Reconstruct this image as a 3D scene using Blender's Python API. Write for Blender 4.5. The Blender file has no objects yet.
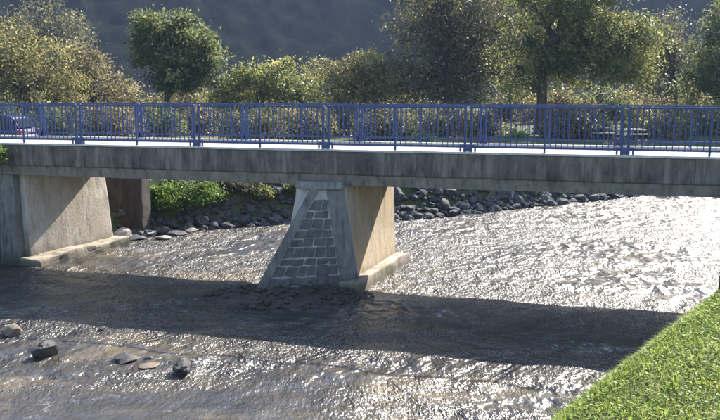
import bpy, bmesh, math, random
import numpy as np
from mathutils import Vector, Matrix, noise

R = math.radians
random.seed(7)
rng = np.random.default_rng(7)
scene = bpy.context.scene
COL = scene.collection

# ------------------------------------------------------------------ camera
CAM_H = 4.75
PITCH = 8.6
F_PX = 780.0
cam_d = bpy.data.cameras.new('camera')
cam_d.sensor_width = 36.0
cam_d.lens = F_PX / 720.0 * 36.0
cam_d.clip_start = 0.05
cam_d.clip_end = 6000
cam = bpy.data.objects.new('camera', cam_d)
COL.objects.link(cam)
cam.location = (0, 0, CAM_H)
cam.rotation_euler = (R(90 - PITCH), 0, 0)
scene.camera = cam

# ------------------------------------------------------------------ light
SUN_AZ = 38.0      # clockwise from the view direction (+Y)
SUN_EL = 37.0
world = bpy.data.worlds.new('World')
scene.world = world
world.use_nodes = True
wn = world.node_tree.nodes
bg = wn['Background']
sky = wn.new('ShaderNodeTexSky')
sky.sky_type = 'NISHITA'
sky.sun_disc = False
sky.sun_elevation = R(SUN_EL)
sky.sun_rotation = R(SUN_AZ)
sky.altitude = 400
sky.ozone_density = 1.0
world.node_tree.links.new(sky.outputs[0], bg.inputs[0])
bg.inputs[1].default_value = 0.115
sun_d = bpy.data.lights.new('sun', 'SUN')
sun_d.energy = 5.0
sun_d.angle = R(0.53)
sun_d.color = (1.0, 0.94, 0.86)
sun = bpy.data.objects.new('sun', sun_d)
COL.objects.link(sun)
sdir = Vector((math.sin(R(SUN_AZ)) * math.cos(R(SUN_EL)), math.cos(R(SUN_AZ)) * math.cos(R(SUN_EL)), math.sin(R(SUN_EL))))
sun.rotation_euler = sdir.to_track_quat('Z', 'Y').to_euler()
sun.location = (30, 30, 60)
scene.view_settings.view_transform = 'Standard'
scene.view_settings.look = 'None'
scene.view_settings.gamma = 1.0
scene.view_settings.exposure = 2.15
scene.cycles.use_denoising = True
scene.cycles.volume_bounces = 0
scene.cycles.sample_clamp_indirect = 6.0
scene.cycles.max_bounces = 8

# ------------------------------------------------------------------ helpers
def ray(px, py):
    p = R(PITCH)
    a, b = px - 360.0, 210.0 - py
    return (a, F_PX * math.cos(p) + b * math.sin(p), -F_PX * math.sin(p) + b * math.cos(p))
def on_z(px, py, z=0.0):
    d = ray(px, py); t = (z - CAM_H) / d[2]
    return Vector((d[0] * t, d[1] * t, z))
def at_depth(px, py, y):
    d = ray(px, py); t = y / d[1]
    return Vector((d[0] * t, y, CAM_H + d[2] * t))

def tag(o, label=None, cat=None, group=None, kind=None):
    if label: o['label'] = label
    if cat: o['category'] = cat
    if group: o['group'] = group
    if kind: o['kind'] = kind
    return o
def empty(name, loc=(0, 0, 0), rz=0.0):
    o = bpy.data.objects.new(name, None)
    o.empty_display_size = 0.2
    COL.objects.link(o)
    o.location = loc; o.rotation_euler = (0, 0, rz)
    return o
def link(name, me, m=None, parent=None, loc=None, rot=None, sc=None):
    o = bpy.data.objects.new(name, me)
    COL.objects.link(o)
    if m is not None and len(me.materials) == 0: me.materials.append(m)
    if parent is not None: o.parent = parent
    if loc is not None: o.location = loc
    if rot is not None: o.rotation_euler = rot
    if sc is not None: o.scale = sc if hasattr(sc, '__len__') else (sc, sc, sc)
    return o
def np_mesh(name, v, f, smooth=False, tint=None):
    """v (n,3), f (m,k) arrays"""
    v = np.asarray(v, np.float32); f = np.asarray(f, np.int32)
    me = bpy.data.meshes.new(name)
    k = f.shape[1]
    me.vertices.add(len(v)); me.vertices.foreach_set('co', v.ravel())
    me.loops.add(f.size); me.loops.foreach_set('vertex_index', f.ravel())
    me.polygons.add(len(f))
    me.polygons.foreach_set('loop_start', np.arange(0, f.size, k, dtype=np.int32))
    if smooth: me.polygons.foreach_set('use_smooth', np.ones(len(f), bool))
    if tint is not None:
        at = me.attributes.new('tint', 'FLOAT', 'FACE'); at.data.foreach_set('value', np.asarray(tint, np.float32))
    me.update(calc_edges=True)
    me.validate()
    return me
def bm_mesh(name, bm, smooth=False):
    bmesh.ops.recalc_face_normals(bm, faces=bm.faces)
    me = bpy.data.meshes.new(name)
    bm.to_mesh(me); bm.free()
    if smooth:
        for p in me.polygons: p.use_smooth = True
    return me
def add_hexa(bm, pts):
    """8 points: bottom ring of 4 then top ring of 4"""
    vs = [bm.verts.new(p) for p in pts]
    fs = []
    for q in ((3, 2, 1, 0), (4, 5, 6, 7), (0, 1, 5, 4), (1, 2, 6, 5), (2, 3, 7, 6), (3, 0, 4, 7)):
        fs.append(bm.faces.new([vs[i] for i in q]))
    return vs
def add_box(bm, x0, x1, y0, y1, z0, z1):
    return add_hexa(bm, [(x0, y0, z0), (x1, y0, z0), (x1, y1, z0), (x0, y1, z0), (x0, y0, z1), (x1, y0, z1), (x1, y1, z1), (x0, y1, z1)])
def bevel(bm, w, seg=2):
    bmesh.ops.bevel(bm, geom=list(bm.edges), offset=w, segments=seg, affect='EDGES', profile=0.6, clamp_overlap=True)
def box_mesh(name, x0, x1, y0, y1, z0, z1, bev=0.0, seg=1):
    bm = bmesh.new(); add_box(bm, x0, x1, y0, y1, z0, z1)
    if bev: bevel(bm, bev, seg)
    return bm_mesh(name, bm)
def hexa_mesh(name, pts, bev=0.0, seg=2):
    bm = bmesh.new(); add_hexa(bm, pts)
    if bev: bevel(bm, bev, seg)
    return bm_mesh(name, bm)
def rough_hexa(name, pts, cuts, amp, scale, bev=0.03, seed=0.0):
    """a block with uneven, weathered faces"""
    bm = bmesh.new(); add_hexa(bm, pts)
    bevel(bm, bev, 2)
    bmesh.ops.subdivide_edges(bm, edges=[e for e in bm.edges if e.calc_length() > 0.25], cuts=cuts, use_grid_fill=True)
    for v in bm.verts:
        n = noise.noise_vector(Vector(v.co) * scale + Vector((seed, seed, 0)))
        v.co += n * amp
    return bm_mesh(name, bm)
def tube(path, radii, sides=7):
    """verts, quads of a tapered tube along a path"""
    V, Fq = [], []
    n = len(path)
    for i, p in enumerate(path):
        a = Vector(path[max(0, i - 1)]); b = Vector(path[min(n - 1, i + 1)])
        t = (b - a).normalized()
        s = t.orthogonal().normalized(); u = t.cross(s)
        for k in range(sides):
            an = 2 * math.pi * k / sides
            V.append(tuple(Vector(p) + (s * math.cos(an) + u * math.sin(an)) * radii[i]))
    for i in range(n - 1):
        for k in range(sides):
            k2 = (k + 1) % sides
            Fq.append((i * sides + k, i * sides + k2, (i + 1) * sides + k2, (i + 1) * sides + k))
    return V, Fq
def join_tubes(tubes):
    V, Fq = [], []
    for v, f in tubes:
        o = len(V); V += v; Fq += [tuple(i + o for i in q) for q in f]
    return np.array(V), np.array(Fq)

# ------------------------------------------------------------------ materials
def nd(nt, t, **kw):
    n = nt.nodes.new(t)
    for k, v in kw.items(): setattr(n, k, v)
    return n
def new_mat(name):
    m = bpy.data.materials.new(name); m.use_nodes = True
    nt = m.node_tree
    return m, nt, nt.nodes['Principled BSDF'], nt.links.new
def coords(nt, L, scale=(1, 1, 1), kind='Object'):
    tc = nd(nt, 'ShaderNodeTexCoord'); mp = nd(nt, 'ShaderNodeMapping')
    L(tc.outputs[kind], mp.inputs[0]); mp.inputs['Scale'].default_value = scale
    return mp.outputs[0]
def noise_tex(nt, L, vec, scale, detail=6, rough=0.6, dist=0.0):
    n = nd(nt, 'ShaderNodeTexNoise'); L(vec, n.inputs['Vector'])
    n.inputs['Scale'].default_value = scale; n.inputs['Detail'].default_value = detail
    n.inputs['Roughness'].default_value = rough; n.inputs['Distortion'].default_value = dist
    return n.outputs[0]
def ramp(nt, L, fac, stops):
    r = nd(nt, 'ShaderNodeValToRGB'); L(fac, r.inputs[0])
    e = r.color_ramp.elements
    while len(e) < len(stops): e.new(0.5)
    for el, (p, c) in zip(e, stops):
        el.position = p; el.color = (c, c, c, 1) if not hasattr(c, '__len__') else (*c[:3], 1)
    return r.outputs[0]
def mixc(nt, L, fac, a, b, mode='MIX'):
    m = nd(nt, 'ShaderNodeMix', data_type='RGBA', blend_type=mode)
    if hasattr(fac, 'links'): L(fac, m.inputs[0])
    else: m.inputs[0].default_value = fac
    for s, x in ((6, a), (7, b)):
        if hasattr(x, 'links'): L(x, m.inputs[s])
        else: m.inputs[s].default_value = (*x[:3], 1)
    return m.outputs[2]
def bump(nt, L, b, h, strength, dist):
    n = nd(nt, 'ShaderNodeBump'); L(h, n.inputs['Height'])
    n.inputs['Strength'].default_value = strength; n.inputs['Distance'].default_value = dist
    L(n.outputs[0], b.inputs['Normal']); return n
def concrete(name, light, dark, streak=None, streak_amt=0.5, scale=3.0, rough=0.9, warm=None, tide=None):
    m, nt, b, L = new_mat(name)
    v = coords(nt, L)
    base = ramp(nt, L, noise_tex(nt, L, v, scale, 8, 0.65, 0.4), [(0.30, dark), (0.68, light)])
    fine = noise_tex(nt, L, v, scale * 14, 4, 0.7)
    col = mixc(nt, L, 0.35, base, ramp(nt, L, fine, [(0.3, 0.25), (0.7, 0.75)]), 'OVERLAY')
    if streak is not None:
        vs = coords(nt, L, (3.6, 3.6, 0.5))
        s = ramp(nt, L, noise_tex(nt, L, vs, 1.0, 5, 0.65), [(0.48, 0.0), (0.62, streak_amt)])
        col = mixc(nt, L, s, col, streak)
        vd = coords(nt, L, (5.0, 5.0, 0.75))
        s2 = ramp(nt, L, noise_tex(nt, L, vd, 1.7, 4, 0.6), [(0.50, 0.0), (0.66, 0.55)])
        col = mixc(nt, L, s2, col, tuple(c * 0.35 for c in dark))
    if warm is not None:
        vw = coords(nt, L, (1.3, 1.3, 0.45))
        s3 = ramp(nt, L, noise_tex(nt, L, vw, 1.6, 4, 0.6), [(0.42, 0.0), (0.66, 0.8)])
        col = mixc(nt, L, s3, col, warm)
    if tide is not None:
        tc = nd(nt, 'ShaderNodeTexCoord'); sp_ = nd(nt, 'ShaderNodeSeparateXYZ'); L(tc.outputs['Object'], sp_.inputs[0])
        ad = nd(nt, 'ShaderNodeMath', operation='MULTIPLY_ADD'); L(noise_tex(nt, L, v, 2.6, 6, 0.7), ad.inputs[0]); ad.inputs[1].default_value = -0.9; L(sp_.outputs[2], ad.inputs[2])
        mr = nd(nt, 'ShaderNodeMapRange', interpolation_type='SMOOTHSTEP'); L(ad.outputs[0], mr.inputs[0])
        mr.inputs[1].default_value = -0.45; mr.inputs[2].default_value = 0.12; mr.inputs[3].default_value = 0.9; mr.inputs[4].default_value = 0.0
        grn = ramp(nt, L, noise_tex(nt, L, v, 1.9, 4, 0.6), [(0.45, tide), (0.62, (0.06, 0.062, 0.028))])
        col = mixc(nt, L, mr.outputs[0], col, grn)
    L(col, b.inputs['Base Color'])
    b.inputs['Roughness'].default_value = rough
    b.inputs['Specular IOR Level'].default_value = 0.25
    bump(nt, L, b, fine, 0.5, 0.02)
    return m
def plain(name, c, rough=0.5, metal=0.0, vary=0.25, scale=8.0, spec=0.5):
    m, nt, b, L = new_mat(name)
    v = coords(nt, L)
    n = noise_tex(nt, L, v, scale, 5, 0.65)
    col = ramp(nt, L, n, [(0.3, tuple(x * (1 - vary) for x in c)), (0.7, tuple(min(1, x * (1 + vary)) for x in c))])
    L(col, b.inputs['Base Color'])
    b.inputs['Roughness'].default_value = rough; b.inputs['Metallic'].default_value = metal
    b.inputs['Specular IOR Level'].default_value = spec
    bump(nt, L, b, n, 0.15, 0.01)
    return m
def leaf_mat(name, stops, trans=0.5, rough=0.5):
    m, nt, b, L = new_mat(name)
    a = nd(nt, 'ShaderNodeAttribute', attribute_name='tint')
    col = ramp(nt, L, a.outputs['Fac'], stops)
    L(col, b.inputs['Base Color']); b.inputs['Roughness'].default_value = rough
    b.inputs['Specular IOR Level'].default_value = 0.2
    tr = nd(nt, 'ShaderNodeBsdfTranslucent')
    tc = mixc(nt, L, 1.0, col, (1.0, 0.95, 0.45), 'MULTIPLY')
    tb = nd(nt, 'ShaderNodeBrightContrast'); L(tc, tb.inputs[0]); tb.inputs[1].default_value = 0.03
    L(tb.outputs[0], tr.inputs[0])
    mx = nd(nt, 'ShaderNodeMixShader'); mx.inputs[0].default_value = trans
    L(b.outputs[0], mx.inputs[1]); L(tr.outputs[0], mx.inputs[2])
    L(mx.outputs[0], nt.nodes['Material Output'].inputs[0])
    return m

M = {}
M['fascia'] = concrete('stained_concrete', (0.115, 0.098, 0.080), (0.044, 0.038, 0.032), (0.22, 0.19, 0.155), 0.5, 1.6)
M['girder'] = concrete('pale_concrete', (0.20, 0.175, 0.145), (0.10, 0.088, 0.074), (0.13, 0.11, 0.085), 0.4, 2.2)
M['deck_top'] = concrete('worn_paving', (0.42, 0.40, 0.37), (0.24, 0.225, 0.20), None, 0, 2.5)
M['pier'] = concrete('pier_concrete', (0.46, 0.39, 0.29), (0.27, 0.225, 0.16), (0.22, 0.17, 0.11), 0.5, 2.0, warm=(0.42, 0.31, 0.17), tide=(0.10, 0.08, 0.055))
M['abutment'] = concrete('abutment_concrete', (0.50, 0.44, 0.36), (0.30, 0.26, 0.21), (0.26, 0.21, 0.17), 0.35, 1.4, warm=(0.36, 0.29, 0.21), tide=(0.085, 0.07, 0.052))
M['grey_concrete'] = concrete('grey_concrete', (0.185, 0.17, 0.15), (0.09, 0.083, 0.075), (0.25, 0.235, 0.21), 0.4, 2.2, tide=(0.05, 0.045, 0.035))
M['ridge'] = concrete('ridge_concrete', (0.205, 0.19, 0.17), (0.10, 0.093, 0.082), (0.08, 0.072, 0.06), 0.5, 2.0, tide=(0.05, 0.042, 0.032))
M['mortar'] = concrete('mortar', (0.40, 0.375, 0.34), (0.24, 0.22, 0.195), None, 0, 5.0, tide=(0.05, 0.042, 0.032))
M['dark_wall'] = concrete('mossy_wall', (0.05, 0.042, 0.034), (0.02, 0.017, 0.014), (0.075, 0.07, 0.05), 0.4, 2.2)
M['stone'] = concrete('dark_stone', (0.135, 0.122, 0.107), (0.055, 0.05, 0.045), None, 0, 6.0)
M['riprap'] = concrete('riprap_stone', (0.095, 0.092, 0.09), (0.03, 0.029, 0.029), None, 0, 2.5)
M['wet_rock'] = concrete('wet_rock', (0.075, 0.068, 0.06), (0.03, 0.028, 0.026), None, 0, 5.0, 0.45)
M['pale_rock'] = concrete('pale_rock', (0.34, 0.31, 0.27), (0.17, 0.155, 0.135), None, 0, 4.0)
M['tan_rock'] = concrete('tan_rock', (0.17, 0.135, 0.09), (0.09, 0.07, 0.05), None, 0, 4.0, 0.6)
M['blue'] = plain('blue_paint', (0.018, 0.034, 0.105), 0.34, 0.0, 0.35, 9.0, 0.3)
M['bark'] = concrete('bark', (0.075, 0.058, 0.044), (0.028, 0.022, 0.018), None, 0, 5.0)
M['wood'] = concrete('old_wood', (0.55, 0.52, 0.47), (0.38, 0.35, 0.31), None, 0, 6.0)
M['dark_wood'] = concrete('dark_wood', (0.07, 0.055, 0.045), (0.035, 0.03, 0.026), None, 0, 6.0)

# ------------------------------------------------------------------ ground
# crest of the near grassy bank (river to its left) and waterline of the far bank (land to its left)
CREST = [(-60, -90), (-14, -22), (-6.5, -7.5), (-1.6, 0.2), (0.94, 3.65), (1.79, 4.8), (3.03, 6.4), (6.4, 10.7), (10.6, 15.9), (15.6, 21.5), (24, 29), (48, 44), (110, 70), (320, 105)]
WLINE = [(-75, -80), (-22, -22), (-14.5, -4), (-13.6, 8), (-12.3, 18), (-10.3, 22.3), (-8.0, 24.9), (-6.35, 26.4), (-4.3, 27.6), (-2.2, 28.3), (1.5, 28.7), (3.5, 29.9), (6.6, 32.0), (10.7, 34.5), (12.2, 35.4), (20, 40.5), (45, 54), (105, 82), (320, 122)]
LEFT_Z, RIGHT_Z = 2.4, 3.15
def signed(poly, P):
    best = np.full(len(P), 1e9); sg = np.zeros(len(P))
    for (ax, ay), (bx, by) in zip(poly[:-1], poly[1:]):
        d = np.array([bx - ax, by - ay]); q = P - np.array([ax, ay])
        t = np.clip((q @ d) / (d @ d), 0, 1)
        r = q - t[:, None] * d
        dist = np.hypot(r[:, 0], r[:, 1])
        cr = d[0] * q[:, 1] - d[1] * q[:, 0]
        m = dist < best
        best[m] = dist[m]; sg[m] = np.sign(cr[m])
    return best * sg
def sm(t):
    t = np.clip(t, 0, 1); return t * t * (3 - 2 * t)
def ground_h(P):
    P = np.asarray(P, float)
    s = signed(CREST, P)           # + towards the river
    d = signed(WLINE, P)           # + on land
    hr = np.where(s < 0, RIGHT_Z - 0.10 * np.exp(s * 2.0) + 0.02 * np.minimum(-s, 30), RIGHT_Z - 0.10 - 1.05 * np.maximum(s, 0))
    hl = np.where(d > 0, LEFT_Z * sm(d / 2.3), 0.35 * d)
    return np.maximum(np.maximum(hr, hl), -0.9)
def gz(x, y):
    return float(ground_h([(x, y)])[0])
def axis(lo, hi, step, far_lo, far_hi, g=1.22):
    a = list(np.arange(lo, hi + 1e-6, step))
    x, st = hi, step
    while x < far_hi: st *= g; x += st; a.append(x)
    x, st = lo, step
    while x > far_lo: st *= g; x -= st; a.insert(0, x)
    return np.array(a)
def grid_faces(nx, ny):
    i = np.arange(nx - 1)[:, None] * ny + np.arange(ny - 1)[None, :]
    i = i.ravel()
    return np.stack([i, i + ny, i + ny + 1, i + 1], 1)
gx = axis(-16, 18, 0.22, -2500, 2500); gy = axis(-2, 44, 0.22, -2500, 2500)
X, Y = np.meshgrid(gx, gy, indexing='ij')
P = np.stack([X.ravel(), Y.ravel()], 1)
H = ground_h(P)
nz = np.array([noise.noise(Vector((x * 0.9, y * 0.9, 0.3))) * 0.07 + noise.noise(Vector((x * 0.15, y * 0.15, 7))) * 0.12 for x, y in P])
near_cam = np.exp(-((P[:, 0] - 1) ** 2 + (P[:, 1] - 3) ** 2) / 30)
H = H + nz * (1 - 0.6 * near_cam) * (np.hypot(P[:, 0], P[:, 1]) < 70)
m, nt, b, L = new_mat('earth_and_grass')
v = coords(nt, L)
n1 = noise_tex(nt, L, v, 0.35, 6, 0.6); n2 = noise_tex(nt, L, v, 9.0, 5, 0.7)
c = ramp(nt, L, n1, [(0.35, (0.04, 0.055, 0.02)), (0.5, (0.06, 0.07, 0.028)), (0.72, (0.11, 0.095, 0.055))])
c = mixc(nt, L, 0.5, c, ramp(nt, L, n2, [(0.3, 0.2), (0.7, 0.8)]), 'OVERLAY')
L(c, b.inputs['Base Color']); b.inputs['Roughness'].default_value = 0.95; b.inputs['Specular IOR Level'].default_value = 0.1
bump(nt, L, b, n2, 0.6, 0.05)
M['ground'] = m
go = link('ground', np_mesh('ground', np.stack([P[:, 0], P[:, 1], H], 1), grid_faces(len(gx), len(gy)), True), M['ground'])
tag(go, 'grass and earth ground on both banks of the river', kind='structure')

# ------------------------------------------------------------------ river
W1D, W2D, WR = 0.26, 0.10, 0.29
m, nt, b, L = new_mat('river_water')
v = coords(nt, L)
bed = noise_tex(nt, L, coords(nt, L, (0.35, 0.75, 1)), 0.9, 7, 0.65, 0.8)
c = ramp(nt, L, bed, [(0.32, (0.024, 0.022, 0.020)), (0.52, (0.046, 0.040, 0.032)), (0.70, (0.125, 0.097, 0.062))])
# thin broken foam carried along the riffles
fo = nd(nt, 'ShaderNodeMath', operation='MULTIPLY')
L(ramp(nt, L, noise_tex(nt, L, coords(nt, L, (0.55, 0.9, 1)), 0.8, 3, 0.5, 1.2), [(0.54, 0.0), (0.70, 1.0)]), fo.inputs[0])
L(ramp(nt, L, noise_tex(nt, L, coords(nt, L, (1.0, 0.75, 1)), 9.0, 4, 0.75, 0.8), [(0.55, 0.0), (0.63, 0.7)]), fo.inputs[1])
c = mixc(nt, L, fo.outputs[0], c, (0.5, 0.5, 0.5))
L(c, b.inputs['Base Color'])
b.inputs['IOR'].default_value = 1.33; b.inputs['Roughness'].default_value = WR; b.inputs['Specular IOR Level'].default_value = 1.0
def wave(scale, size, detail, rot):
    tc = nd(nt, 'ShaderNodeTexCoord'); mp = nd(nt, 'ShaderNodeMapping'); mp.vector_type = 'POINT'
    mp0 = nd(nt, 'ShaderNodeMapping'); mp0.inputs['Rotation'].default_value = (0, 0, R(rot))
    L(tc.outputs['Object'], mp0.inputs[0]); L(mp0.outputs[0], mp.inputs[0]); mp.inputs['Scale'].default_value = scale
    return noise_tex(nt, L, mp.outputs[0], size, detail, 0.5, 0.25)
w1 = wave((1.3, 0.95, 1), 1.7, 2, 8)
w2 = wave((1.0, 0.5, 1), 16.0, 2, -4)
calm = ramp(nt, L, noise_tex(nt, L, coords(nt, L, (0.6, 1, 1)), 0.33, 3, 0.5), [(0.37, 0.18), (0.53, 1.0)])
b1 = nd(nt, 'ShaderNodeBump'); L(w1, b1.inputs['Height']); b1.inputs['Strength'].default_value = 1.0; b1.inputs['Distance'].default_value = W1D
# a smoother pool beside the rocks in front of the riffle
pv = nd(nt, 'ShaderNodeTexCoord'); sx = nd(nt, 'ShaderNodeSeparateXYZ'); L(pv.outputs['Object'], sx.inputs[0])
def lin(out, lo, hi):
    mr = nd(nt, 'ShaderNodeMapRange', interpolation_type='SMOOTHSTEP'); L(out, mr.inputs[0])
    mr.inputs[1].default_value = lo; mr.inputs[2].default_value = hi; return mr.outputs[0]
nzp = nd(nt, 'ShaderNodeMath', operation='MULTIPLY_ADD'); L(bed, nzp.inputs[0]); nzp.inputs[1].default_value = 3.0; L(sx.outputs[1], nzp.inputs[2])
mxp = nd(nt, 'ShaderNodeMath', operation='MAXIMUM'); L(lin(nzp.outputs[0], 13.0, 14.6), mxp.inputs[0]); L(lin(sx.outputs[0], -1.2, 0.9), mxp.inputs[1])
pool = nd(nt, 'ShaderNodeMath', operation='MULTIPLY_ADD'); L(mxp.outputs[0], pool.inputs[0]); pool.inputs[1].default_value = 0.72; pool.inputs[2].default_value = 0.28
cm = nd(nt, 'ShaderNodeMath', operation='MULTIPLY'); L(calm, cm.inputs[0]); L(pool.outputs[0], cm.inputs[1]); calm = cm.outputs[0]
L(pool.outputs[0], b1.inputs['Strength'])
b2 = nd(nt, 'ShaderNodeBump'); L(w2, b2.inputs['Height']); L(calm, b2.inputs['Strength']); b2.inputs['Distance'].default_value = W2D
b3 = nd(nt, 'ShaderNodeBump'); L(wave((1.0, 0.5, 1), 36.0, 1, -12), b3.inputs['Height']); L(calm, b3.inputs['Strength']); b3.inputs['Distance'].default_value = 0.03
L(b1.outputs[0], b2.inputs['Normal']); L(b2.outputs[0], b3.inputs['Normal']); L(b3.outputs[0], b.inputs['Normal'])
M['water'] = m
wx = axis(-13, 19, 0.13, -90, 330, 1.3); wy = axis(9, 37, 0.13, -100, 140, 1.3)
X, Y = np.meshgrid(wx, wy, indexing='ij')
Z = np.zeros(X.size)
# low standing waves running with the current
for i, (x, y) in enumerate(zip(X.ravel(), Y.ravel())):
    if -14 < x < 20 and 8 < y < 38:
        Z[i] = 0.045 * noise.noise(Vector((x * 0.75 + y * 0.15, y * 1.3, 0))) + 0.022 * noise.noise(Vector((x * 2.0, y * 2.8, 5)))
wo = link('river', np_mesh('river', np.stack([X.ravel(), Y.ravel(), Z], 1), grid_faces(len(wx), len(wy)), True), M['water'])
tag(wo, 'shallow rippling river glittering in the sun', kind='structure')

# ------------------------------------------------------------------ hill
na, nr = 620, 130
az = np.linspace(R(-78), R(78), na); rr = np.linspace(0, 1, nr)
V = np.zeros((na, nr, 3))
for i, a in enumerate(az):
    crest = 205 + 55 * noise.noise(Vector((a * 2.0, 1.7, 0))) + 18 * noise.noise(Vector((a * 6, 4, 0)))
    r0 = 150 + 25 * noise.noise(Vector((a * 1.6, 9, 0)))
    for j, t in enumerate(rr):
        h = crest * (t ** 1.12)
        r = r0 + 300 * t
        px, py = r * math.sin(a), r * math.cos(a)
        q = Vector((px / 4.2, py / 4.2, h / 5.5))
        bmp = (1.5 * noise.noise(q) + 0.9 * noise.noise(q * 2.1)) * min(1, 0.3 + 2 * t) + 0.4 * noise.noise(q * 0.15)
        V[i, j] = (px - math.sin(a) * bmp, py - math.cos(a) * bmp, 1.5 + h + bmp * 0.7)
m, nt, b, L = new_mat('forest')
v = coords(nt, L)
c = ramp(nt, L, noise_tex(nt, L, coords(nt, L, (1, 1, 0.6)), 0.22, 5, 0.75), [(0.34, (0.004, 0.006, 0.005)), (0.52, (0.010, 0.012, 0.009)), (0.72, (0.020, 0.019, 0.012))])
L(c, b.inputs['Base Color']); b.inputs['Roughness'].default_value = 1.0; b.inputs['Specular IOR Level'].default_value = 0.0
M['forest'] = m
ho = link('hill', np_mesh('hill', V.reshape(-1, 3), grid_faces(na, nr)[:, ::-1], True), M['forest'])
tag(ho, 'dark wooded hillside filling the background', kind='structure')

# ------------------------------------------------------------------ bridge
ANG = math.atan(0.2747)
O = (-0.35, 18.52)
BW = 3.15           # width
DZ = 3.35           # deck top
UL, UR = -13.2, 12.4
def bl(px, py, z):
    """pixel on a horizontal plane -> bridge local u, v"""
    p = on_z(px, py, z); dx, dy = p.x - O[0], p.y - O[1]
    c, s = math.cos(ANG), math.sin(ANG)
    return dx * c - dy * s, dx * s + dy * c
bridge = empty('bridge', (O[0], O[1], 0), -ANG)
tag(bridge, 'low concrete bridge with stained edge beams crossing the river on one pier', 'bridge')
link('deck', box_mesh('deck', UL, UR, 0.24, BW - 0.24, 2.97, DZ - 0.05, 0.01), M['deck_top'], bridge)
def strip_mesh(name, prof, u0, u1, n, amp=0.006):
    """a profile (v,z) swept along u with slightly wavy edges"""
    k = len(prof); us = np.linspace(u0, u1, n)
    V = []
    for u in us:
        for (vv, zz) in prof:
            q = noise.noise_vector(Vector((u * 1.7, vv * 2, zz * 2)))
            V.append((u, vv + q.y * amp, zz + q.z * amp))
    Fq = [(i * k + j, (i + 1) * k + j, (i + 1) * k + (j + 1) % k, i * k + (j + 1) % k) for i in range(n - 1) for j in range(k)]
    bm = bmesh.new(); vs = [bm.verts.new(p) for p in V]
    for q in Fq: bm.faces.new([vs[i] for i in q])
    bm.faces.new(vs[:k]); bm.faces.new(vs[-k:])
    return bm_mesh(name, bm)
for side in (0, 1):
    def fl(v): return v if side == 0 else BW - v
    eb = strip_mesh('edge_beam', [(fl(0.02), 2.79), (fl(0.0), 2.82), (fl(0.0), DZ - 0.02), (fl(0.02), DZ), (fl(0.24), DZ), (fl(0.24), 2.79)], UL, UR, 220)
    link('edge_beam', eb, M['fascia'], bridge)
    gd = strip_mesh('girder', [(fl(0.10), 2.53), (fl(0.035), 2.785), (fl(0.6), 2.785), (fl(0.6), 2.53)], UL + 0.02, UR - 0.02, 220)
    link('girder', gd, M['girder'], bridge)
    cp = strip_mesh('kerb_top', [(fl(-0.025), DZ + 0.003), (fl(-0.025), DZ + 0.05), (fl(0.26), DZ + 0.05), (fl(0.26), DZ + 0.003)], UL, UR, 120, 0.003)
    link('kerb_top', cp, M['deck_top'], bridge)
link('soffit_slab', box_mesh('soffit_slab', UL + 0.05, UR - 0.05, 0.605, BW - 0.605, 2.58, 2.965), M['girder'], bridge)

# pier: battered wall, corners in bridge local coordinates
pier = rough_hexa('pier', [(-1.62, 0, -0.8), (0.36, 0, -0.8), (0.58, BW + 0.05, -0.8), (-1.4, BW + 0.05, -0.8),
                          (-1.25, 0.02, 2.525), (-0.05, 0.02, 2.525), (0.47, BW - 0.05, 2.525), (-0.9, BW - 0.05, 2.525)], 6, 0.018, 1.4, 0.03)
pier_o = link('pier', pier, M['pier'], bridge)
ft = rough_hexa('footing', [(-1.9, -0.10, -0.8), (0.50, -0.42, -0.8), (0.95, BW + 0.35, -0.8), (-1.8, BW + 0.35, -0.8),
                           (-1.75, -0.06, 0.16), (0.44, -0.36, 0.30), (0.86, BW + 0.30, 0.30), (-1.7, BW + 0.30, 0.16)], 7, 0.05, 2.2, 0.04)
tag(link('footing', ft, M['abutment'], pier_o), 'pale concrete footing ledge sunlit on top')
# cutwater: wedge with a sloping nose towards the near side
RT, RF = Vector((-0.72, -0.36, 2.50)), Vector((-1.98, -1.45, -0.25))
FR_T, FR_B = Vector((-0.06, -0.03, 2.50)), Vector((0.40, -0.05, -0.30))
FL_T, FL_B = Vector((-1.22, 0.0, 2.50)), Vector((-1.75, 0.0, -0.30))
bm = bmesh.new()
ch = [bm.verts.new(p) for p in (RT, FR_T, FL_T, RF, FR_B, FL_B)]
for q in ((0, 1, 2), (5, 4, 3), (0, 3, 4, 1), (1, 4, 5, 2), (2, 5, 3, 0)):
    bm.faces.new([ch[i] for i in q])
bmesh.ops.subdivide_edges(bm, edges=list(bm.edges), cuts=8, use_grid_fill=True)
for vv in bm.verts: vv.co += noise.noise_vector(Vector(vv.co) * 2.5) * 0.012
cut = link('cutwater', bm_mesh('cutwater', bm), M['mortar'], pier_o)
# flank frame: s along from the right edge (0) to the nose (1), h height 0..1
nrm = (RF - FR_B).cross(FR_T - FR_B).normalized()
if nrm.y > 0: nrm = -nrm
def flank(s, h, off=0.0):
    a = FR_B.lerp(FR_T, h); bq = RF.lerp(RT, h)
    return a.lerp(bq, s) + nrm * off
def slab_on_flank(name, quad, t0, t1, m, bev=0.012, jit=0.0):
    lo = [flank(s, h, t0) for s, h in quad]; hi = [flank(s, h, t1) + Vector((random.uniform(-jit, jit), random.uniform(-jit, jit), random.uniform(-jit, jit))) for s, h in quad]
    return link(name, hexa_mesh(name, lo + hi, bev, 1), m, pier_o)
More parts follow.
